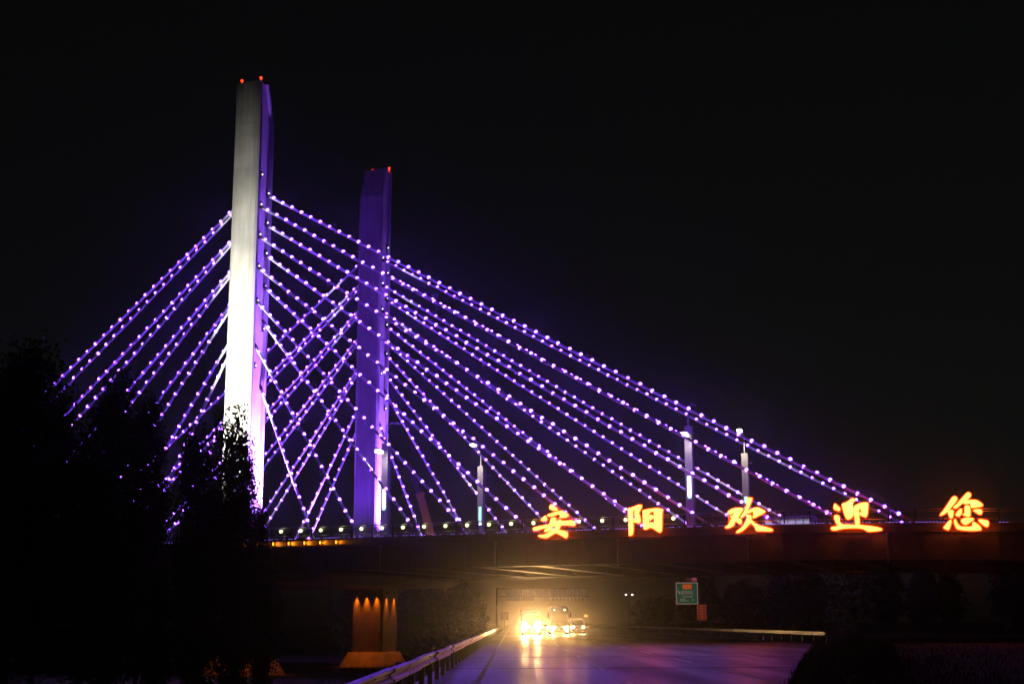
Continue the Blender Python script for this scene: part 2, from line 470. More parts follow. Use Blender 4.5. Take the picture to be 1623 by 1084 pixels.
me = bpy.data.meshes.new('bulb_string'); me.from_pydata(rv.tolist(), [], rf); me.materials.append(M['bulb']); me.shade_smooth()
put('bulb_string', me, bridge)['kind'] = 'stuff'

# floodlights washing the pylons
PURPLE = (0.27, 0.09, 1.0)
def flood(t, yv, z, target, energy, col, ang, label, blend=0.7, scale=(1, 1, 1)):
    th = thing('floodlight', label, 'floodlight', world(t, yv, z), -PHI, 'floodlights at the pylon feet')
    part('housing', MB().box(-0.3, 0.3, -0.25, 0.25, 0.25, 0.7), 'steel_dark', th)
    part('bracket', MB().box(-0.34, -0.305, -0.05, 0.05, 0, 0.5).box(0.305, 0.34, -0.05, 0.05, 0, 0.5).box(-0.34, 0.34, -0.06, 0.06, -0.06, 0), 'steel_dark', th)
    spot('flood_beam', th, (0, 0, 0.8), (target[0] - t, target[1] - yv, target[2] - z), energy, col, ang, blend, 0.3).scale = scale
    return th
flood(0, -16.4, 5.0, (0, -1.4, 22.5), 310000, (1.0, 0.97, 0.84), 51, 'floodlight on a mast before the near pylon washing it white', 0.8, (0.30, 1, 1))
part('mast', MB().tube([world(0, -16.4, -3.1), world(0, -16.4, 4.94)], 0.12, 8), 'steel_dark', None)
mast = bpy.data.objects['mast']; mast.name = 'floodlight_mast'; tag(mast, 'dark floodlight mast standing before the near pylon', 'mast')
flood(5.2, 0, dz(7), (1.4, 0, 16), 420000, PURPLE, 72, 'floodlight on deck washing the near pylon side purple', 1.0)
flood(5.2, W, dz(7), (1.4, W, 16), 190000, PURPLE, 72, 'floodlight on deck washing the far pylon side purple', 1.0)
flood(-6.8, W, dz(-7), (-1.4, W, 40), 40000, PURPLE, 60, 'floodlight on deck washing the far pylon back purple')
flood(0, W - 12, dz(0), (0, W - 1.4, 27), 9500, (0.17, 0.03, 1.0), 100, 'floodlight on deck washing the inner face of the far pylon')

# orange lamps under the cornice by the near pylon
for i in range(8):
    t = 11.1 - 1.58 * i
    th = thing('fascia_lamp', 'small orange lamp under the bridge cornice beside the near pylon', 'lamp', world(t, YN, 0), -PHI, 'orange lamps under the cornice')
    part('housing', MB().box(-0.10, 0.06, 0.02, 0.2, dz(t) - 0.5, dz(t) - 0.2), 'steel_dark', th)
    part('lens', MB().box(0.061, 0.10, 0.04, 0.19, dz(t) - 0.46, dz(t) - 0.22), 'amber', th)
    spot('lamp_beam', th, (0.13, 0.06, dz(t) - 0.34), (1.3, 0.24, dz(t) - 0.36), 130, (1.0, 0.24, 0.008), 80, 0.8, 0.05)

# deck railing on the near edge
rail = thing('bridge_railing', 'dark metal railing along the near edge of the bridge deck', 'railing', N0, -PHI)
rts = [t for t in st if -34 <= t <= 104]
for h, r_ in ((1.05, 0.045), (0.86, 0.03), (0.30, 0.03)):
    part('rail', MB().tube([(t, YN + 0.15, dz(t) + h) for t in rts], r_, 6), 'steel', rail)
post = MB().box(-0.05, 0.05, -0.05, 0.05, 0, 1.03).mesh('post', 'steel_dark')
for i in range(-16, 51):
    t = 2.0 * i + 0.7
    put('post', post, rail, (t, YN + 0.15, dz(t)))
m = MB()
for i in range(-160, 500):
    t = 0.2 * i + 0.1
    m.box(t - 0.014, t + 0.014, YN + 0.14, YN + 0.16, dz(t) + 0.30, dz(t) + 0.86)
part('baluster_row', m, 'steel_dark', rail)['kind'] = 'stuff'
m = MB()
for i in range(-60, 270):
    if rng.random() < 0.62:
        t = 0.25 * i; m.box(t - 0.06, t + 0.06, YN + 0.05, YN + 0.09, dz(t) + 0.02, dz(t) + 0.06)
part('light_strip', m, 'strip', rail)['kind'] = 'stuff'

# globe lamps on the railing
glt = thing('railing_lamp', 'small white globe lamp on the bridge railing', 'lamp', (0, 0, 0), -PHI, 'globe lamps along the railing')
part('globe', MB().ball((0, 0, 0.74), 0.16, 10, 7), 'globe', glt, True)
part('stem', MB().tube([(0, 0.12, 0.55), (0, 0, 0.57)], 0.03, 6).tube([(0, 0, 0.55), (0, 0, 0.61)], 0.06, 6), 'steel_dark', glt)
for i in range(19):
    t = 5.7 + 2.005 * i
    g = glt if i == 0 else copy_tree(glt)
    g.location = world(t, YN - 0.02, dz(t))

# street lamps on the deck
def street_lamp(t, yv, inward, label):
    z = dz(t) - 0.25
    th = thing('street_lamp', label, 'street lamp', world(t, yv, z), -PHI)
    s = inward
    part('pole', MB().rings([[(-a, -a, zz), (a, -a, zz), (a, a, zz), (-a, a, zz)] for zz, a in ((0, .37), (1.2, .37), (1.21, .34), (9.2, .31))]).box(-.36, .36, -.36, .36, 0, .25), 'pole', th)
    part('light_panel', MB().box(-.15, .15, -.365, -.335, 3.2, 4.9), 'panel_white' if s > 0 else 'panel_teal', th)
    part('panel_cap', MB().box(-.155, .155, -.368, -.336, 3.0, 3.17), 'panel_teal' if s > 0 else 'panel_white', th)
    arm = part('high_arm', MB().tube([(0, -.14, 9.1), (0, -.14, 10.2), (0, s * .1, 10.9), (0, s * .9, 11.25), (0, s * 2.6, 11.35)], [.06, .06, .055, .05, .04], 6).tube([(0, .14, 9.1), (0, .14, 10.0), (0, s * .35, 10.7), (0, s * 1.1, 11.1)], .045, 6), 'pole', th)
    part('luminaire', MB().rings([[(-.16, s * 1.6, 11.30), (.16, s * 1.6, 11.30), (.16, s * 1.6, 11.42), (-.16, s * 1.6, 11.42)], [(-.2, s * 2.0, 11.28), (.2, s * 2.0, 11.28), (.2, s * 2.0, 11.45), (-.2, s * 2.0, 11.45)], [(-.14, s * 2.8, 11.33), (.14, s * 2.8, 11.33), (.14, s * 2.8, 11.40), (-.14, s * 2.8, 11.40)]]), 'pole', arm)
    low = part('low_arm', MB().tube([(0, -s * .2, 7.4), (0, -s * .35, 7.95), (0, -s * .8, 8.25), (0, -s * 1.7, 8.45)], [.06, .055, .05, .04], 6), 'pole', th)
    part('luminaire', MB().rings([[(-.3, -s * .9, 8.30), (.3, -s * .9, 8.30), (.26, -s * .9, 8.42), (-.26, -s * .9, 8.42)], [(-.34, -s * 2.2, 8.42), (.34, -s * 2.2, 8.42), (.3, -s * 2.2, 8.54), (-.3, -s * 2.2, 8.54)]]), 'pole', low)
    if s > 0:
        part('lamp_lens', MB().box(-.24, .24, -s * 1.85, -s * 1.15, 8.16, 8.29), 'lumin', low)
    else:
        part('lamp_lens', MB().box(-.2, .2, -2.7, -1.9, 11.15, 11.27), 'lumin', arm)
    if s > 0: spot('lamp_glow', th, (0, -s * 1.5, 8.1), (0, -s * 1.3, 0), 160, (1, .82, .75), 150, .6, .15)
    else: spot('lamp_glow', th, (0, -2.2, 11.05), (0, -1.5, 0), 1600, (1, .78, .58), 150, .6, .15)
    return th
street_lamp(13.4, 3.0, 1, 'street lamp with tall white light panel standing before the far pylon')
street_lamp(42.0, 3.0, 1, 'street lamp with tall white light panel between the characters 阳 and 欢')
street_lamp(14.5, W - 3.0, -1, 'street lamp with teal light panel beside the crane, left of character 安')
street_lamp(42.8, W - 3.0, -1, 'street lamp with teal light panel rising behind the character 欢')
street_lamp(-13.5, W - 3.0, -1, 'street lamp half hidden behind the trees beside the near pylon')

# illuminated characters hung on the near edge
CH = {}
CH['安'] = (31.66, 9.79, .00358, .00338, 1239, 1084, (370, 915, 1035), [
 [(520,160),(565,120),(620,165),(700,225),(728,270),(705,300),(650,315),(570,290),(515,265),(508,200)],
 [(455,380),(560,350),(700,310),(820,293),(900,320),(985,390),(992,440),(960,465),(860,490),(760,482),(738,460),(830,405),(835,375),(780,370),(700,405),(580,445),(500,450),(460,425)],
 [(430,390),(440,440),(465,510),(450,545),(380,555),(310,545),(292,510),(340,450)],
 [(545,475),(600,450),(665,455),(688,490),(640,585),(590,690),(540,790),(480,810),(400,825),(370,800),(400,745),(470,700),(515,600)],
 [(540,740),(650,725),(770,765),(870,785),(950,815),(963,850),(955,960),(915,990),(880,970),(760,895),(660,850),(560,830)],
 [(730,530),(775,508),(820,530),(830,570),(790,680),(750,760),(660,850),(540,920),(440,970),(360,968),(260,940),(215,905),(240,878),(340,875),(430,850),(520,810),(620,740),(690,650)],
 [(90,710),(140,680),(300,650),(450,625),(640,590),(820,548),(960,538),(1080,535),(1120,555),(1158,630),(1140,680),(1095,695),(960,668),(820,668),(660,685),(480,705),(300,750),(150,790),(110,775)]])
CH['阳'] = (39.62, 9.57, .00341, .0033, 1239, 1084, (190, 985, 970), [
 [(155,215),(200,210),(300,200),(300,300),(280,380),(285,450),(295,560),(300,700),(290,850),(250,900),(175,915),(168,880),(185,750),(170,500)],
 [(160,215),(300,190),(400,140),(510,138),(527,175),(445,360),(400,365),(345,410),(312,370),(355,265),(300,290),(200,300)],
 [(445,345),(475,450),(482,585),(450,615),(370,600),(280,570),(250,480),(290,470),(350,490),(345,460),(315,400),(370,360)],
 [(515,300),(550,270),(700,248),(850,230),(980,245),(1040,275),(1035,310),(1010,350),(1005,700),(990,810),(945,855),(900,835),(830,790),(770,740),(820,670),(835,650),(828,400),(815,345),(770,330),(720,345),(690,380),(530,360)],
 [(518,300),(690,330),(690,400),(670,480),(672,590),(720,715),(640,755),(560,775),(535,730),(525,600),(525,400)],
 [(660,390),(760,390),(800,430),(805,480),(770,515),(660,530)],
 [(650,600),(720,580),(780,575),(795,620),(835,660),(840,720),(790,760),(720,720),(650,740)]])
CH['欢'] = (47.98, 9.71, .00347, .00344, 1301, 1084, (320, 1000, 988), [
 [(150,450),(190,400),(290,350),(420,335),(530,355),(540,390),(470,490),(400,590),(330,680),(310,750),(240,800),(130,830),(80,800),(100,770),(200,710),(270,640),(340,530),(360,450),(340,440),(260,500),(210,510),(160,480)],
 [(205,530),(260,510),(330,520),(430,580),(490,610),(490,680),(470,730),(430,730),(380,700),(320,630),(220,560)],
 [(625,120),(680,108),(750,120),(755,160),(720,240),(670,360),(600,500),(530,570),(470,600),(440,560),(490,510),(550,420),(590,330),(620,200)],
 [(650,410),(700,380),(800,345),(880,345),(950,380),(1040,435),(1035,470),(980,515),(880,550),(800,595),(740,605),(720,580),(790,510),(815,440),(760,440),(690,470),(620,500),(600,480)],
 [(610,520),(660,505),(715,520),(720,590),(700,680),(650,750),(560,840),(470,905),(370,940),(335,920),(350,880),(430,830),(520,740),(570,660),(600,580)],
 [(680,600),(730,640),(800,710),(900,765),(1020,790),(1160,835),(1195,870),(1180,910),(1110,920),(960,905),(810,905),(790,870),(770,800),(720,740),(660,700)]])
CH['迎'] = (56.2, 9.47, .0033, .00335, 1301, 1084, (230, 1000, 953), [
 [(185,250),(210,230),(260,275),(330,340),(335,390),(300,430),(240,415),(170,385),(160,330)],
 [(165,520),(220,495),(290,515),(315,550),(270,630),(300,680),(380,715),(380,780),(240,770),(200,690),(165,590)],
 [(60,810),(110,770),(250,755),(400,715),(600,735),(760,740),(900,760),(1080,785),(1230,825),(1275,860),(1240,900),(1100,915),(930,922),(880,890),(820,850),(680,830),(450,830),(300,845),(170,880),(110,865)],
 [(350,280),(380,235),(470,220),(560,160),(610,118),(660,130),(695,170),(660,220),(560,280),(505,340),(495,400),(500,490),(610,410),(640,520),(570,600),(490,635),(450,610),(410,530),(380,400)],
 [(625,330),(680,290),(760,300),(760,380),(750,480),(755,600),(765,760),(640,760),(640,600),(620,450)],
 [(640,310),(700,275),(820,230),(960,230),(985,260),(970,380),(950,520),(910,590),(860,580),(750,530),(745,465),(800,465),(830,440),(832,355),(800,345),(765,370),(755,420),(680,380)]])
CH['您'] = (64.57, 9.58, .00417, .00436, 1623, 1082, (520, 1025, 928), [
 [(540,290),(590,262),(640,290),(645,340),(560,430),(500,500),(440,560),(370,600),(310,615),(305,585),(370,520),(430,440),(490,360)],
 [(460,510),(540,500),(568,530),(545,640),(520,665),(480,660),(450,570)],
 [(810,205),(860,215),(890,255),(860,310),(780,370),(690,430),(610,495),(560,490),(545,460),(600,420),(700,320)],
 [(720,365),(820,345),(940,340),(1010,370),(1080,435),(1070,465),(980,485),(860,490),(840,465),(900,440),(940,410),(900,395),(830,415),(740,430)],
 [(740,440),(850,430),(855,540),(845,640),(780,640),(690,600),(700,575),(750,580),(755,520)],
 [(690,475),(712,510),(700,580),(650,640),(600,625),(570,600),(620,530)],
 [(880,520),(950,500),(1040,510),(1058,550),(1040,600),(1010,620),(960,590),(900,550)],
 [(480,670),(525,680),(500,770),(460,860),(430,865),(350,820),(360,800)],
 [(545,670),(590,660),(605,720),(640,780),(700,800),(870,800),(860,740),(880,710),(960,760),(1010,810),(1025,860),(980,885),(780,885),(600,855),(570,820),(545,740)],
 [(660,700),(700,655),(790,645),(900,655),(905,690),(840,730),(760,780),(730,780),(680,740)],
 [(960,690),(1000,675),(1080,690),(1150,710),(1155,760),(1130,825),(1090,825),(1030,780),(970,720)]])
def chaikin(p):
    q = []
    for i in range(len(p)):
        a, b = p[i], p[(i + 1) % len(p)]
        q += [(a[0] * .75 + b[0] * .25, a[1] * .75 + b[1] * .25), (a[0] * .25 + b[0] * .75, a[1] * .25 + b[1] * .75)]
    return q
def grow(p, d):
    n = len(p); ar = sum(p[i][0] * p[(i + 1) % n][1] - p[(i + 1) % n][0] * p[i][1] for i in range(n))
    sg = 1 if ar > 0 else -1
    out = []
    for i in range(n):
        a, b, c = Vector(p[i - 1]), Vector(p[i]), Vector(p[(i + 1) % n])
        t = (c - a)
        if t.length < 1e-6: out.append(tuple(b)); continue
        t.normalize()
        out.append((b.x + sg * t.y * d, b.y - sg * t.x * d))
    return out
def slab(poly, y0, y1, mname, name, parent):
    bm = bmesh.new()
    vs = [bm.verts.new((x, y0, z)) for x, z in poly]
    f = bm.faces.new(vs)
    bmesh.ops.triangulate(bm, faces=[f])
    ext = bmesh.ops.extrude_face_region(bm, geom=bm.faces[:])
    for v in ext['geom']:
        if isinstance(v, bmesh.types.BMVert): v.co.y = y1
    bmesh.ops.recalc_face_normals(bm, faces=bm.faces)
    me = bpy.data.meshes.new(name); bm.to_mesh(me); bm.free()
    me.materials.append(M[mname])
    return put(name, me, parent)
where = {'安': 'glowing yellow character 安 with a roof stroke, first of the row over the bridge edge',
         '阳': 'glowing yellow character 阳 with an ear stroke and a boxed sun, second of the row',
         '欢': 'glowing yellow character 欢 with long splayed legs before a lamp post, middle of the row',
         '迎': 'glowing yellow character 迎 riding on a long boat shaped base stroke',
         '您': 'glowing yellow character 您 made of many dots, last of the row past the cables'}
for chn, (t0, z0, kx, kz, pw, ph, bar, strokes) in CH.items():
    th = thing('illuminated_character', where[chn], 'sign', world(t0, YN - 0.30, dz(t0)), -PHI, 'glowing characters on the bridge edge')
    for i, poly in enumerate(strokes):
        p = [((x - pw / 2) * kx, z0 - dz(t0) - (y - ph / 2) * kz) for x, y in poly]
        p = chaikin(chaikin(p))
        so = slab(grow(p, -0.05), -0.10 - 0.004 * i, 0.05 + 0.002 * i, 'char', 'stroke', th)
        slab(grow(p, 0.02), 0.06 + 0.004 * i, 0.12 + 0.003 * i, 'rim', 'halo_backplate', so)  # slightly larger glowing plate stands in for the halo round the stroke
    b0, b1, by = bar
    zb = z0 - dz(t0) - (by - ph / 2) * kz
    part('support_bar', MB().box((b0 - pw / 2) * kx, (b1 - pw / 2) * kx, -0.12, 0.30, zb - 0.05, zb + 0.05), 'crane_paint', th)
    for f in (0.2, 0.8):
        xx = (b0 + (b1 - b0) * f - pw / 2) * kx
        part('support_post', MB().box(xx - 0.04, xx + 0.04, 0.14, 0.22, zb + 0.05, zb + 1.2), 'steel_dark', th)

# a minibus crossing on the deck, only its roof and windows show
cb = thing('minibus', 'minibus driving on the bridge deck beside the character 迎', 'minibus', world(49.2, 10, dz(49) - .25), -PHI)
cb.scale = (.62, .8, .62)
part('body', MB().rings([[(x, -1.2, z0_), (x, 1.2, z0_), (x, 1.24, 1.6), (x, 1.0, z1_), (x, -1.0, z1_), (x, -1.24, 1.6)] for x, z0_, z1_ in ((-3.6, .5, 2.75), (-3.4, .35, 2.9), (3.4, .35, 2.9), (3.6, .5, 2.75))]), 'paint_grey', cb)
for i in range(6):
    part('window', MB().box(-3.2 + i * 1.08, -2.25 + i * 1.08, -1.262, -1.235, 1.5, 2.3), 'lit_window', cb)
part('destination_display', MB().box(-3.64, -3.59, -.8, .8, 2.2, 2.6), 'panel_teal', cb)
for x in (-2.3, 2.2):
    for y in (-1.1, 1.1):
        part('wheel', MB().tube([(x, y - .14, .48), (x, y + .14, .48)], .48, 14), 'rubber', cb)

# ------------------------------------------------------------------ guardrails
wprof = [(0.0, 0.555), (0.07, 0.575), (0.07, 0.615), (0.0, 0.665), (0.0, 0.695), (0.07, 0.745), (0.07, 0.785), (0.0, 0.805)]
def beam_mesh(L, s):
    m = MB()
    ring = [(s * x, z) for x, z in wprof] + [(s * (x - 0.012), z) for x, z in reversed(wprof)]
    m.rings([[(x, y, z) for x, z in ring] for y in (0.012, L - 0.012)])
    return m.mesh('beam', 'galv')
def guardrail(name_label, X, y0, n, L, s, cat='guardrail'):
    th = thing('guardrail', name_label, cat, (X, y0, 0))
    bmh = beam_mesh(L, s)
    pm = MB().box(-0.06, 0.06, -0.05, 0.05, -0.3, 0.80).box(s * 0.02, s * 0.0 - s * .004, -0.12, 0.12, 0.58, 0.78).mesh('post', 'steel_dark')
    lap = MB()
    for i in range(n):
        b = put('beam', bmh, th, (0, i * L, 0)); b.rotation_euler = (0, rng.gauss(0, .03), rng.gauss(0, .0025))
        put('post', pm, th, (-s * 0.12, i * L, 0))
        put('splice_bolt', SPL if s > 0 else SPR, th, (0, i * L, 0))
    return th
SPL = MB().box(0.0, 0.085, -0.05, 0.05, 0.60, 0.62).box(0.0, 0.086, -0.03, 0.03, 0.74, 0.76).mesh('splice_bolt', 'steel_dark')
SPR = MB().box(-0.085, 0.0, -0.05, 0.05, 0.60, 0.62).box(-0.086, 0.0, -0.03, 0.03, 0.74, 0.76).mesh('splice_bolt', 'steel_dark')
guardrail('long steel guardrail on the left shoulder leading to the headlights', -1.95, 9.6, 84, 3.2, 1)
guardrail('steel guardrail along the median side of the highway under the bridge', 21.3, 96, 90, 4.0, -1)

# ------------------------------------------------------------------ vehicles
def rrect(hw, z0, z1, top, y, r=0.18):
    return [(-hw, y, z0 + r), (-hw + r * .6, y, z0), (hw - r * .6, y, z0), (hw, y, z0 + r), (hw * 1.0, y, (z0 + z1) * .5), (top, y, z1 - r), (top - r * 1.2, y, z1), (-top + r * 1.2, y, z1), (-top, y, z1 - r), (-hw, y, (z0 + z1) * .5)]
def wheels(th, hw, ys, r, wd=0.25):
    for y in ys:
        for s in (-1, 1):
            wh = part('wheel', MB().tube([(s * (hw - wd), y, r), (s * hw, y, r)], r, 16), 'rubber', th)
            part('rim', MB().tube([(s * (hw - .02), y, r), (s * (hw + .012), y, r)], r * .55, 12), 'steel', wh)
def lamps(th, xs, y, z, r, energy, mname='head'):
    for x in xs:
        hl = part('headlight', MB().tube([(x, y + .02, z), (x, y - .04, z)], r, 14), mname, th)
        def circ(rr, yy): return [(x + rr * math.cos(a * math.pi / 8), yy, z + rr * math.sin(a * math.pi / 8)) for a in range(16)]
        part('bezel', MB().rings([circ(r * 1.25, y + .03), circ(r * 1.25, y - .11), circ(r * 1.04, y - .11), circ(r * 1.04, y + .03)], cap=False), 'paint_dark', hl)
        spot('headlight_beam', th, (x, y - .16, z), (x, y - 30, z - .55), energy, (1, .52, .17), 26, 1.0, .1)

bus = thing('coach', 'tall dark coach with two roof marker lights driving toward the bridge', 'coach', (5.7, 172, 0))
part('body', MB().rings([rrect(1.15, .45, 3.2, .95, -.02), rrect(1.2, .38, 3.38, 1.02, .12), rrect(1.23, .35, 3.46, 1.06, .5), rrect(1.23, .35, 3.48, 1.06, 10.6), rrect(1.2, .5, 3.3, 1.0, 11)]), 'paint_dark', bus)
part('windscreen', MB().rings([[(-.98, -.045, 1.45), (.98, -.045, 1.45), (.86, -.03, 2.75), (-.86, -.03, 2.75)], [(-.98, .0, 1.45), (.98, .0, 1.45), (.86, .0, 2.75), (-.86, .0, 2.75)]]), 'glass', bus)
part('bumper', MB().box(-1.16, 1.16, -.12, .1, .3, .62), 'paint_grey', bus)
part('licence_plate', MB().box(-.22, .22, -.14, -.122, .4, .54), 'paint_white', bus)
for s in (-1, 1):
    part('mirror', MB().tube([(s * 1.0, -.05, 2.9), (s * 1.25, -.3, 2.85), (s * 1.36, -.32, 2.6)], .03, 6).box(s * 1.36 - .1, s * 1.36 + .1, -.36, -.29, 2.05, 2.6), 'paint_dark', bus)
    part('marker_light', MB().ball((s * .64, -.03, 2.98), .085, 8, 5), 'marker', bus)
for i in range(6): part('side_window', MB().box(-1.245, -1.225, 1.2 + i * 1.5, 2.5 + i * 1.5, 1.7, 2.7), 'glass', bus)
wheels(bus, 1.2, (2.6, 8.0), .5)
lamps(bus, (-.95, -.62, .62, .95), -.06, .85, .13, 800)
lamps(bus, (-.9, .9), -.13, .46, .09, 700)

tr = thing('truck', 'box truck with blinding headlights left of the coach', 'truck', (2.15, 166, 0))
part('cab', MB().rings([rrect(1.12, .5, 2.5, 1.0, 0), rrect(1.15, .45, 2.68, 1.05, .3), rrect(1.15, .45, 2.72, 1.08, 1.9)]), 'paint_grey', tr)
part('cargo_box', MB().box(-1.2, 1.2, 2.1, 8.2, .95, 3.1), 'paint_silver', tr)
part('windscreen', MB().box(-.95, .95, -.03, .0, 1.55, 2.3), 'glass', tr)
part('bumper', MB().box(-1.14, 1.14, -.12, .05, .35, .7), 'paint_dark', tr)
for s in (-1, 1): part('mirror', MB().box(s * 1.32 - .1, s * 1.32 + .1, -.05, .02, 1.6, 2.1).tube([(s * 1.05, .1, 2.1), (s * 1.32, .0, 2.05)], .025, 6), 'paint_dark', tr)
wheels(tr, 1.15, (1.0, 6.6), .48)
lamps(tr, (-.9, -.55, .55, .9), -.06, 1.0, .21, 4600)
lamps(tr, (-.85, .85), -.14, .55, .14, 1800)
lamps(tr, (-.75, .75), -.06, 1.42, .15, 2000)

def carlike(name, label, cat, x, y, hw, hz, e, zl):
    th = thing(name, label, cat, (x, y, 0))
    part('body', MB().rings([rrect(hw * .92, .3, .8, hw * .9, 0), rrect(hw, .25, .95, hw * .95, .3), rrect(hw, .25, 1.05, hw * .95, 1.1), rrect(hw, .25, hz, hw * .75, 1.9), rrect(hw, .25, hz, hw * .75, 3.3), rrect(hw, .25, 1.1, hw * .9, 4.1), rrect(hw * .95, .3, .95, hw * .9, 4.5)]), 'paint_silver', th)
    part('windscreen', MB().rings([[(-hw * .8, 1.16, 1.12), (hw * .8, 1.16, 1.12), (hw * .66, 1.72, hz - .14), (-hw * .66, 1.72, hz - .14)], [(-hw * .8, 1.2, 1.08), (hw * .8, 1.2, 1.08), (hw * .66, 1.78, hz - .2), (-hw * .66, 1.78, hz - .2)]]), 'glass', th)
    part('bumper', MB().box(-hw * .95, hw * .95, -.08, .1, .28, .5), 'paint_dark', th)
    wheels(th, hw * .98, (.85, 3.5), .33, .2)
    lamps(th, (-hw * .72, hw * .72), -.03, zl, .11, e)
    return th
carlike('car', 'silver car with headlights on between the truck and the coach', 'car', 4.45, 208, .88, 1.45, 1800, .70)
carlike('van', 'silver van with headlights on beside the right of the coach', 'van', 8.75, 188, .95, 2.0, 1100, .85)
wl = thing('warning_lamp', 'small amber warning lamp on a post by the median guardrail', 'lamp', (20.6, 395, 0))
part('post', MB().tube([(0, 0, 0), (0, 0, 3.0)], .05, 6), 'steel_dark', wl)
part('lens', MB().box(-.5, .5, -.1, .1, 3.0, 3.45), mat('amber_dim', (.8, .4, .1), .3, emit=(1, .42, .05), estr=2.2), wl)

# ------------------------------------------------------------------ gantry and signs
g = thing('sign_gantry', 'cantilever sign gantry seen from behind above the headlights', 'gantry', (-2.85, 250, 0))
part('post', MB().tube([(0, 0, 0), (0, 0, 7.6)], [.22, .17], 10), 'steel_dark', g)
part('truss_chord', MB().tube([(0, 0, 7.4), (16.3, 0, 7.4)], .08, 6), 'steel_dark', g)
part('truss_chord', MB().tube([(0, 0, 6.05), (16.3, 0, 6.05)], .08, 6), 'steel_dark', g)
for i in range(13):
    x = i * 1.3
    a, b = (7.4, 6.05) if i % 2 else (6.05, 7.4)
    part('truss_brace', MB().tube([(x, 0, a), (x + 1.2, 0, b)], .05, 6), 'steel_dark', g)
for x0, x1, z0_, z1_ in ((1.65, 4.1, 5.3, 7.45), (4.3, 6.6, 5.3, 7.45), (7.0, 9.4, 5.3, 7.45), (9.55, 15.7, 5.85, 7.45)):
    bd = part('sign_board', MB().box(x0, x1, .12, .18, z0_, z1_), 'sign_back', g)
    k = 0
    while x0 + .3 + k * .9 < x1:
        part('stiffener', MB().box(x0 + .3 + k * .9, x0 + .36 + k * .9, .05, .118, z0_ + .1, z1_ - .1), 'steel', bd); k += 1
for i in range(9): part('lower_panel', MB().box(9.8 + i * .66, 10.3 + i * .66, .10, .16, 5.3, 5.75), 'sign_back', g)
for i in range(5): part('end_lattice', MB().tube([(16.0 + (.3 if i % 2 else 0), 0, 5.3 + i * .45), (16.3 - (.3 if i % 2 else 0), 0, 5.75 + i * .45)], .05, 6), 'galv', g)

s2 = thing('small_sign', 'small square sign seen from behind on the left shoulder past the bridge', 'sign', (-1.52 - 1.2, 250.6, 0))
part('board', MB().box(.5, 1.95, 0, .05, 1.9, 3.35), 'sign_back', s2)
part('post', MB().tube([(1.2, .08, 0), (1.2, .08, 3.2)], .05, 6), 'steel_dark', s2)

def text(body, size, x, z, parent, mname, name, y=-0.03):
    cu = bpy.data.curves.new(name, 'FONT')
    cu.body = body; cu.size = size; cu.align_x = 'CENTER'; cu.align_y = 'CENTER'
    tmp = bpy.data.objects.new('tmp', cu); C.objects.link(tmp)
    dg = bpy.context.evaluated_depsgraph_get()
    me = bpy.data.meshes.new_from_object(tmp.evaluated_get(dg))
    bpy.data.objects.remove(tmp)
    me.materials.clear(); me.materials.append(M[mname])
    o = put(name, me, parent, (x, y, z)); o.rotation_euler = (math.pi / 2, 0, 0)
    return o
gs = thing('exit_sign', 'green exit direction sign with white lettering beyond the bridge', 'sign', (29.45, 220, 0))
part('post', MB().tube([(0, .12, -.1), (0, .12, 8.5)], .11, 8), 'steel_dark', gs)
part('bracket_arm', MB().tube([(0, .10, 7.0), (-3.6, .10, 7.0)], .06, 6).tube([(0, .10, 4.7), (-3.6, .10, 4.7)], .06, 6), 'steel_dark', gs)
bd = part('board', MB().box(-3.8, -.35, 0, .05, 4.2, 7.55), 'sign_green', gs)
part('border', MB().box(-3.8, -.35, -.02, -.004, 7.44, 7.55).box(-3.8, -.35, -.02, -.004, 4.2, 4.31).box(-3.8, -3.69, -.02, -.004, 4.31, 7.44).box(-.46, -.35, -.02, -.004, 4.31, 7.44), 'sign_white', bd)
part('exit_plate', MB().box(-2.7, -1.3, -.03, -.004, 6.55, 7.25), 'sign_orange', bd)
for i, x in enumerate((-2.45, -2.0, -1.6)): part('exit_plate_mark', MB().box(x - .07, x + .07, -.04, -.032, 6.65, 7.15), 'sign_rust', bd)
text('安阳北', .66, -2.05, 5.95, bd, 'sign_white', 'place_name')
text('ANYANGBEI', .33, -2.05, 5.38, bd, 'sign_white', 'place_name_latin')
text('500', .62, -2.75, 4.82, bd, 'sign_white', 'distance')
text('m', .42, -1.98, 4.74, bd, 'sign_white', 'distance_unit')
text('↗', .62, -1.2, 4.82, bd, 'sign_white', 'arrow')
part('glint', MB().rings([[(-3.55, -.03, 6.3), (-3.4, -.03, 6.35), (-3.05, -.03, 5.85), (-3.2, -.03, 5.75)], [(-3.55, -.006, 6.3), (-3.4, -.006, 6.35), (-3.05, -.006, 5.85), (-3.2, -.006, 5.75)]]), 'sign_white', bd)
tp = part('route_plate', MB().box(-2.2, -.35, 0, .05, 7.62, 8.45), 'sign_back', gs)
part('route_oval', MB().rings([[(-.9 + .46 * math.cos(a), yy, 8.03 + .3 * math.sin(a)) for a in [i * math.pi / 8 for i in range(16)]] for yy in (-.03, -.004)]), 'sign_pink', tp)
part('route_mark', MB().box(-2.05, -1.5, -.03, -.004, 7.9, 8.1), 'sign_rust', tp)
osn = thing('orange_notice', 'orange notice board with two columns of dark characters below the exit sign', 'sign', (29.55, 219.5, 0))
bd = part('board', MB().box(-.72, .72, 0, .04, 1.75, 4.1), 'sign_rust', osn)
for cx in (-.36, .36):
    for i in range(5):
        z = 3.75 - i * .43
        part('character_mark', MB().box(cx - .2, cx + .2, -.02, -.003, z - .05, z + .04).box(cx - .04, cx + .04, -.024, -.021, z - .16, z + .14).box(cx - .15, cx + .15, -.02, -.003, z - .15, z - .10), 'sign_ink', bd)
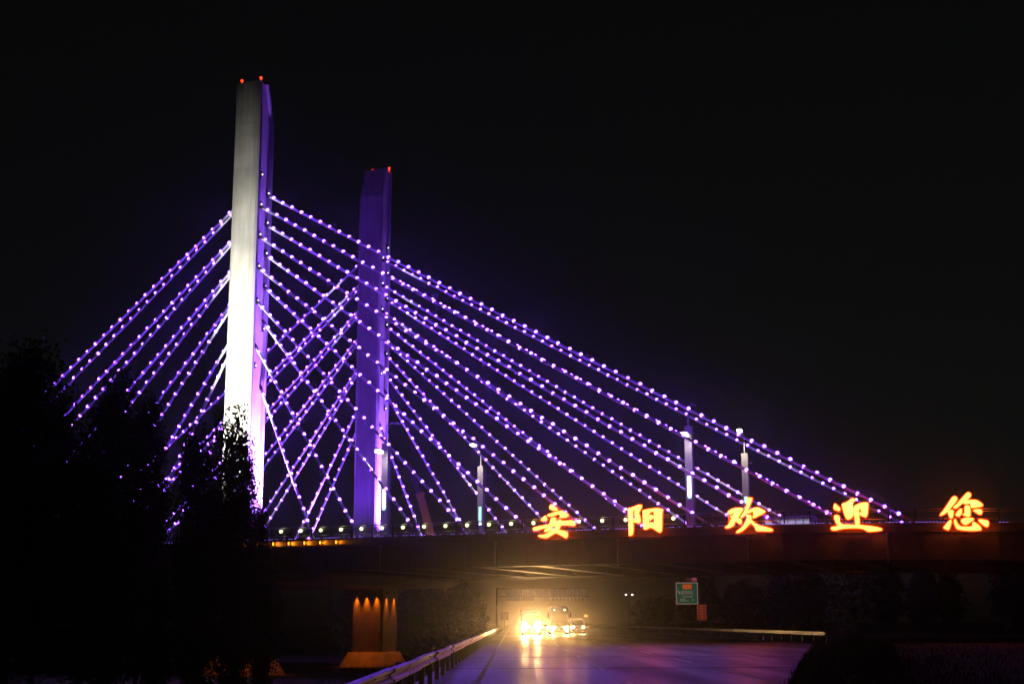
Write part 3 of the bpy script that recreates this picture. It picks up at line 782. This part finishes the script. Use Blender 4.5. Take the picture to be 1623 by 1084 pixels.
for s in (-.5, .5): part('post', MB().tube([(s, .07, -.1), (s, .07, 4.0)], .04, 6), 'steel_dark', osn)

fl = thing('twin_street_lamp', 'distant street lamp with two white heads beyond the median', 'street lamp', (34.9, 420, 0))
part('pole', MB().tube([(0, 0, -.1), (0, 0, 9.4)], [.12, .07], 8), 'pole', fl)
for s in (-1, 1):
    arm = part('arm', MB().tube([(0, 0, 9.2), (s * .9, 0, 9.55)], .04, 6), 'pole', fl)
    part('lamp_head', MB().ball((s * .95, 0, 9.5), .26, 8, 5, .6), 'white_lamp', arm)

# crane behind the bridge
cr = thing('mobile_crane', 'mobile crane with its orange telescopic boom raised behind the bridge', 'crane', (-8.6, 232, 0))
a = Vector((-1.4, 0, 2.6)); b = Vector((-7.0, 0, 22.8)); c2 = Vector((-9.1, 0, 28.0)); 
def boxbeam(p, q, h0, h1):
    d = (q - p).normalized(); n_ = Vector((-d.z, 0, d.x))
    return MB().rings([[p + n_ * h0 + Vector((0, -h0, 0)), p - n_ * h0 + Vector((0, -h0, 0)), p - n_ * h0 + Vector((0, h0, 0)), p + n_ * h0 + Vector((0, h0, 0))], [q + n_ * h1 + Vector((0, -h1, 0)), q - n_ * h1 + Vector((0, -h1, 0)), q - n_ * h1 + Vector((0, h1, 0)), q + n_ * h1 + Vector((0, h1, 0))]])
part('boom_base', boxbeam(a, b, .75, .6), 'crane_paint', cr)
part('boom_extension', boxbeam(b - (b - a).normalized() * .8, c2, .42, .34), 'crane_dark', cr)
part('boom_collar', boxbeam(b - (b - a).normalized() * .5, b + (c2 - b).normalized() * .1, .72, .7), 'crane_paint', cr)
part('boom_collar', boxbeam(b + (c2 - b) * .45, b + (c2 - b) * .5, .46, .46), 'crane_dark', cr)
part('boom_head', boxbeam(c2 - (c2 - b).normalized() * .2, c2 + (c2 - b).normalized() * .5, .5, .3), 'crane_dark', cr)
part('hoist_winch', MB().tube([(-5.0, -.4, 17.6), (-5.0, .4, 17.6)], .45, 10), 'crane_dark', cr)
spot('added_boom_light', cr, (1.6, -2.0, 2.2), (-5.5, 0, 18), 14000, (1, .72, .6), 40, .8, .1)  # unseen lamp added to brighten the raised boom
part('added_light_box', MB().box(1.45, 1.75, -2.2, -1.4, 1.81, 2.05), 'steel_dark', cr)  # housing made up for the added boom light
part('carrier', MB().box(-5.2, 2.2, -1.4, 1.4, .2, 1.8), 'crane_dark', cr)
part('cab', MB().box(.4, 2.1, -1.4, -.2, 1.81, 3.4), 'crane_dark', cr)
for x in (-4.4, -3.0, .2, 1.5):
    for s in (-1.3, 1.3): part('wheel', MB().tube([(x, s - .2, -.1), (x, s + .2, -.1)], .6, 14), 'rubber', cr)

# ------------------------------------------------------------------ trees
def leaf_mesh(pts, size, name, flat=0.0):
    n = len(pts)
    ax = nrng.normal(size=(n, 3)); ax /= np.linalg.norm(ax, axis=1)[:, None]
    bx = np.cross(ax, nrng.normal(size=(n, 3))); bx /= np.linalg.norm(bx, axis=1)[:, None] + 1e-9
    s = size * nrng.uniform(0.55, 1.3, (n, 1))
    p = np.asarray(pts)
    v = np.empty((n, 4, 3))
    v[:, 0] = p - ax * s * .62; v[:, 1] = p + bx * s * .40 - ax * s * .05; v[:, 2] = p + ax * s * .62; v[:, 3] = p - bx * s * .40 - ax * s * .05
    me = bpy.data.meshes.new(name)
    me.vertices.add(n * 4); me.vertices.foreach_set('co', v.reshape(-1))
    me.loops.add(n * 4); me.loops.foreach_set('vertex_index', np.arange(n * 4, dtype=np.int32))
    me.polygons.add(n); me.polygons.foreach_set('loop_start', np.arange(0, n * 4, 4, dtype=np.int32))
    me.update(); me.validate()
    me.materials.append(M['leaf'])
    return me
def tree_meshes(height, rad, nl, lsize, limbs=46, low=0.12, rise=1.1):
    trunk = MB().tube([(0, 0, -.3), (.05, 0, height * .3), (-.05, .06, height * .65), (0, 0, height * .96)], [height * .016, height * .013, height * .008, .02], 8)
    pts = []
    for i in range(limbs):
        f = low + (1 - low) * (i + nrng.random()) / limbs
        z0 = height * f * 0.93
        prof = min(1, (f - low + 0.06) / 0.22) * max(0.10, (1 - f)) ** 0.55 * 1.25
        ln = rad * prof * nrng.uniform(0.65, 1.25)
        a = nrng.uniform(0, 6.283)
        tip = np.array([math.cos(a) * ln, math.sin(a) * ln, z0 + ln * rise * nrng.uniform(.7, 1.5)])
        base = np.array([0, 0, z0])
        trunk.tube([tuple(base), tuple((base + tip) / 2 + np.array([0, 0, -.1])), tuple(tip)], [height * .004, height * .003, .012], 5)
        m_ = int(nl / limbs * (0.5 + prof))
        u = nrng.random(m_) ** 0.75
        c = base + (tip - base) * u[:, None]
        sp = rad * (0.22 * (1 - u) + 0.10)
        pts.append(c + np.clip(nrng.normal(size=(m_, 3)), -1.7, 1.7) * sp[:, None] * np.array([1, 1, 1.25]))
    return trunk, np.concatenate(pts)
kinds = []
for i in range(4):
    tk, pp = tree_meshes(18.0, 3.0, 14000, 0.21)
    kinds.append((tk.mesh('trunk', 'bark'), leaf_mesh(pp, 0.21, 'crown')))
def px_x(px, Y): return (px - 811.5) / 2181.3 * Y * 0.985
# x position, top height above the road, distance, width factor
spots = [(-44.0, 20.0, 110, 1.4, 0), (-36.6, 19.2, 98, 1.1, 1), (-30.3, 18.5, 84, 1.05, 2), (-27.2, 14.6, 80, .9, 3), (-24.9, 16.6, 86, .95, 0), (-21.9, 14.8, 82, .60, 1),
         (-18.2, 12.4, 79, .60, 2), (-15.1, 12.35, 73, .72, 3), (-13.9, 10.4, 71, .50, 0), (-14.0, 7.6, 77, .42, 1), (-14.6, 4.9, 74, .85, 2), (-16.2, 6.5, 72, .8, 1), (-33.8, 16.5, 90, 1.2, 2), (-40, 19, 104, 1.1, 3), (-22.6, 10.8, 74, 1.0, 3), (-29, 13.0, 75, 1.1, 1), (-17.2, 4.2, 68, .85, 0), (-13.4, 4.75, 76, .95, 3), (-20.2, 6.5, 70, .9, 1), (-35, 13, 76, 1.3, 0)]
for x, top, Y, wf, kd in spots:
    th = thing('poplar_tree', 'dark leafy poplar in the grove on the left before the bridge', 'tree', (x, Y, -3.1), rng.uniform(0, 6.28), 'poplars left of the highway')
    s = (top + 3.1) / 18.0
    own = {-15.1: 'poplar whose leafy top stands out against the white pylon face', -13.9: 'slender poplar before the purple side of the near pylon',
           -13.4: 'low bushy poplar standing under the orange cornice lamps', -18.2: 'poplar beside the near pylon with light strings showing behind its crown',
           -44.0: 'tallest poplar at the outer end of the grove', -24.9: 'poplar whose top crosses the ends of the outermost left cables'}
    if x in own: th['label'] = own[x]
    th.scale = (s * wf, s * wf, s)
    put('trunk', kinds[kd][0], th); put('crown', kinds[kd][1], th)
# trees beyond the bridge
tk, pp = tree_meshes(9.0, 2.6, 3800, 0.36, 34, 0.15, .8)
far = [(tk.mesh('trunk', 'bark'), leaf_mesh(pp, 0.36, 'crown'))]
tk, pp = tree_meshes(8.0, 3.0, 3800, 0.36, 34, 0.15, .5)
far.append((tk.mesh('trunk', 'bark'), leaf_mesh(pp, 0.36, 'crown')))
fs = []
for i in range(22): fs.append((-9.5 - rng.uniform(0, 1) * 3 - (i % 3) * 5, 172 + i * 9 + rng.uniform(-3, 3), rng.uniform(.8, 1.3)))
for i in range(22): fs.append((36 + rng.uniform(0, 4) + (i % 3) * 7, 150 + i * 13 + rng.uniform(-4, 4), rng.uniform(.7, 1.15)))
for i in range(14): fs.append((48 + rng.uniform(0, 50), 165 + i * 7 + rng.uniform(-4, 4), rng.uniform(.9, 1.3)))
fs += [(-7.2, 214, .85), (-6.4, 224, .8), (-8.0, 200, 1.0)]
for i, (x, y, s) in enumerate(fs):
    left = x < 0
    th = thing('roadside_tree', 'dim tree lining the left of the highway beyond the bridge' if left else 'dim tree lining the far side of the highway beyond the bridge', 'tree', (x, y, ground_z(x)), rng.uniform(0, 6.28), 'trees beyond the bridge on the left' if left else 'trees beyond the bridge on the right')
    th.scale = (s, s, s * rng.uniform(.9, 1.2))
    put('trunk', far[i % 2][0], th); put('crown', far[i % 2][1], th)
# shrubs on the right verge
tk, pp = tree_meshes(1.5, 1.1, 2600, 0.11, 26, 0.05, .6)
sh = (tk.mesh('stem', 'bark'), leaf_mesh(pp, 0.11, 'foliage'))
for i in range(15):
    y = 40 + i * 4.6 + rng.uniform(-1, 1)
    e = 6.6 + (y - 33) * 0.225
    th = thing('shrub', 'dark low shrub on the verge right of the highway', 'shrub', (e + 1.6 + rng.uniform(0, 1.2), y, -.1), rng.uniform(0, 6.28), 'shrubs on the right verge')
    s = rng.uniform(.35, .65); th.scale = (s * 1.2, s * 1.2, s)
    put('stem', sh[0], th); put('foliage', sh[1], th)

# ------------------------------------------------------------------ hazy night air
hz = MB().box(-2600, 2600, -400, 4600, -4.6, 60).mesh('haze', 'ground')
hm = bpy.data.materials.new('haze'); hm.use_nodes = True
n, l = hm.node_tree.nodes, hm.node_tree.links
n.remove(n['Principled BSDF'])
pv = n.new('ShaderNodeVolumePrincipled')
pv.inputs['Color'].default_value = (0.9, 0.9, 0.9, 1)
pv.inputs['Density'].default_value = 0.0004
pv.inputs['Anisotropy'].default_value = 0.97
l.new(pv.outputs[0], n['Material Output'].inputs['Volume'])
hz.materials.clear(); hz.materials.append(hm)
ho = put('haze', hz); ho['kind'] = 'stuff'; tag(ho, 'thin hazy night air round the bridge', 'haze')
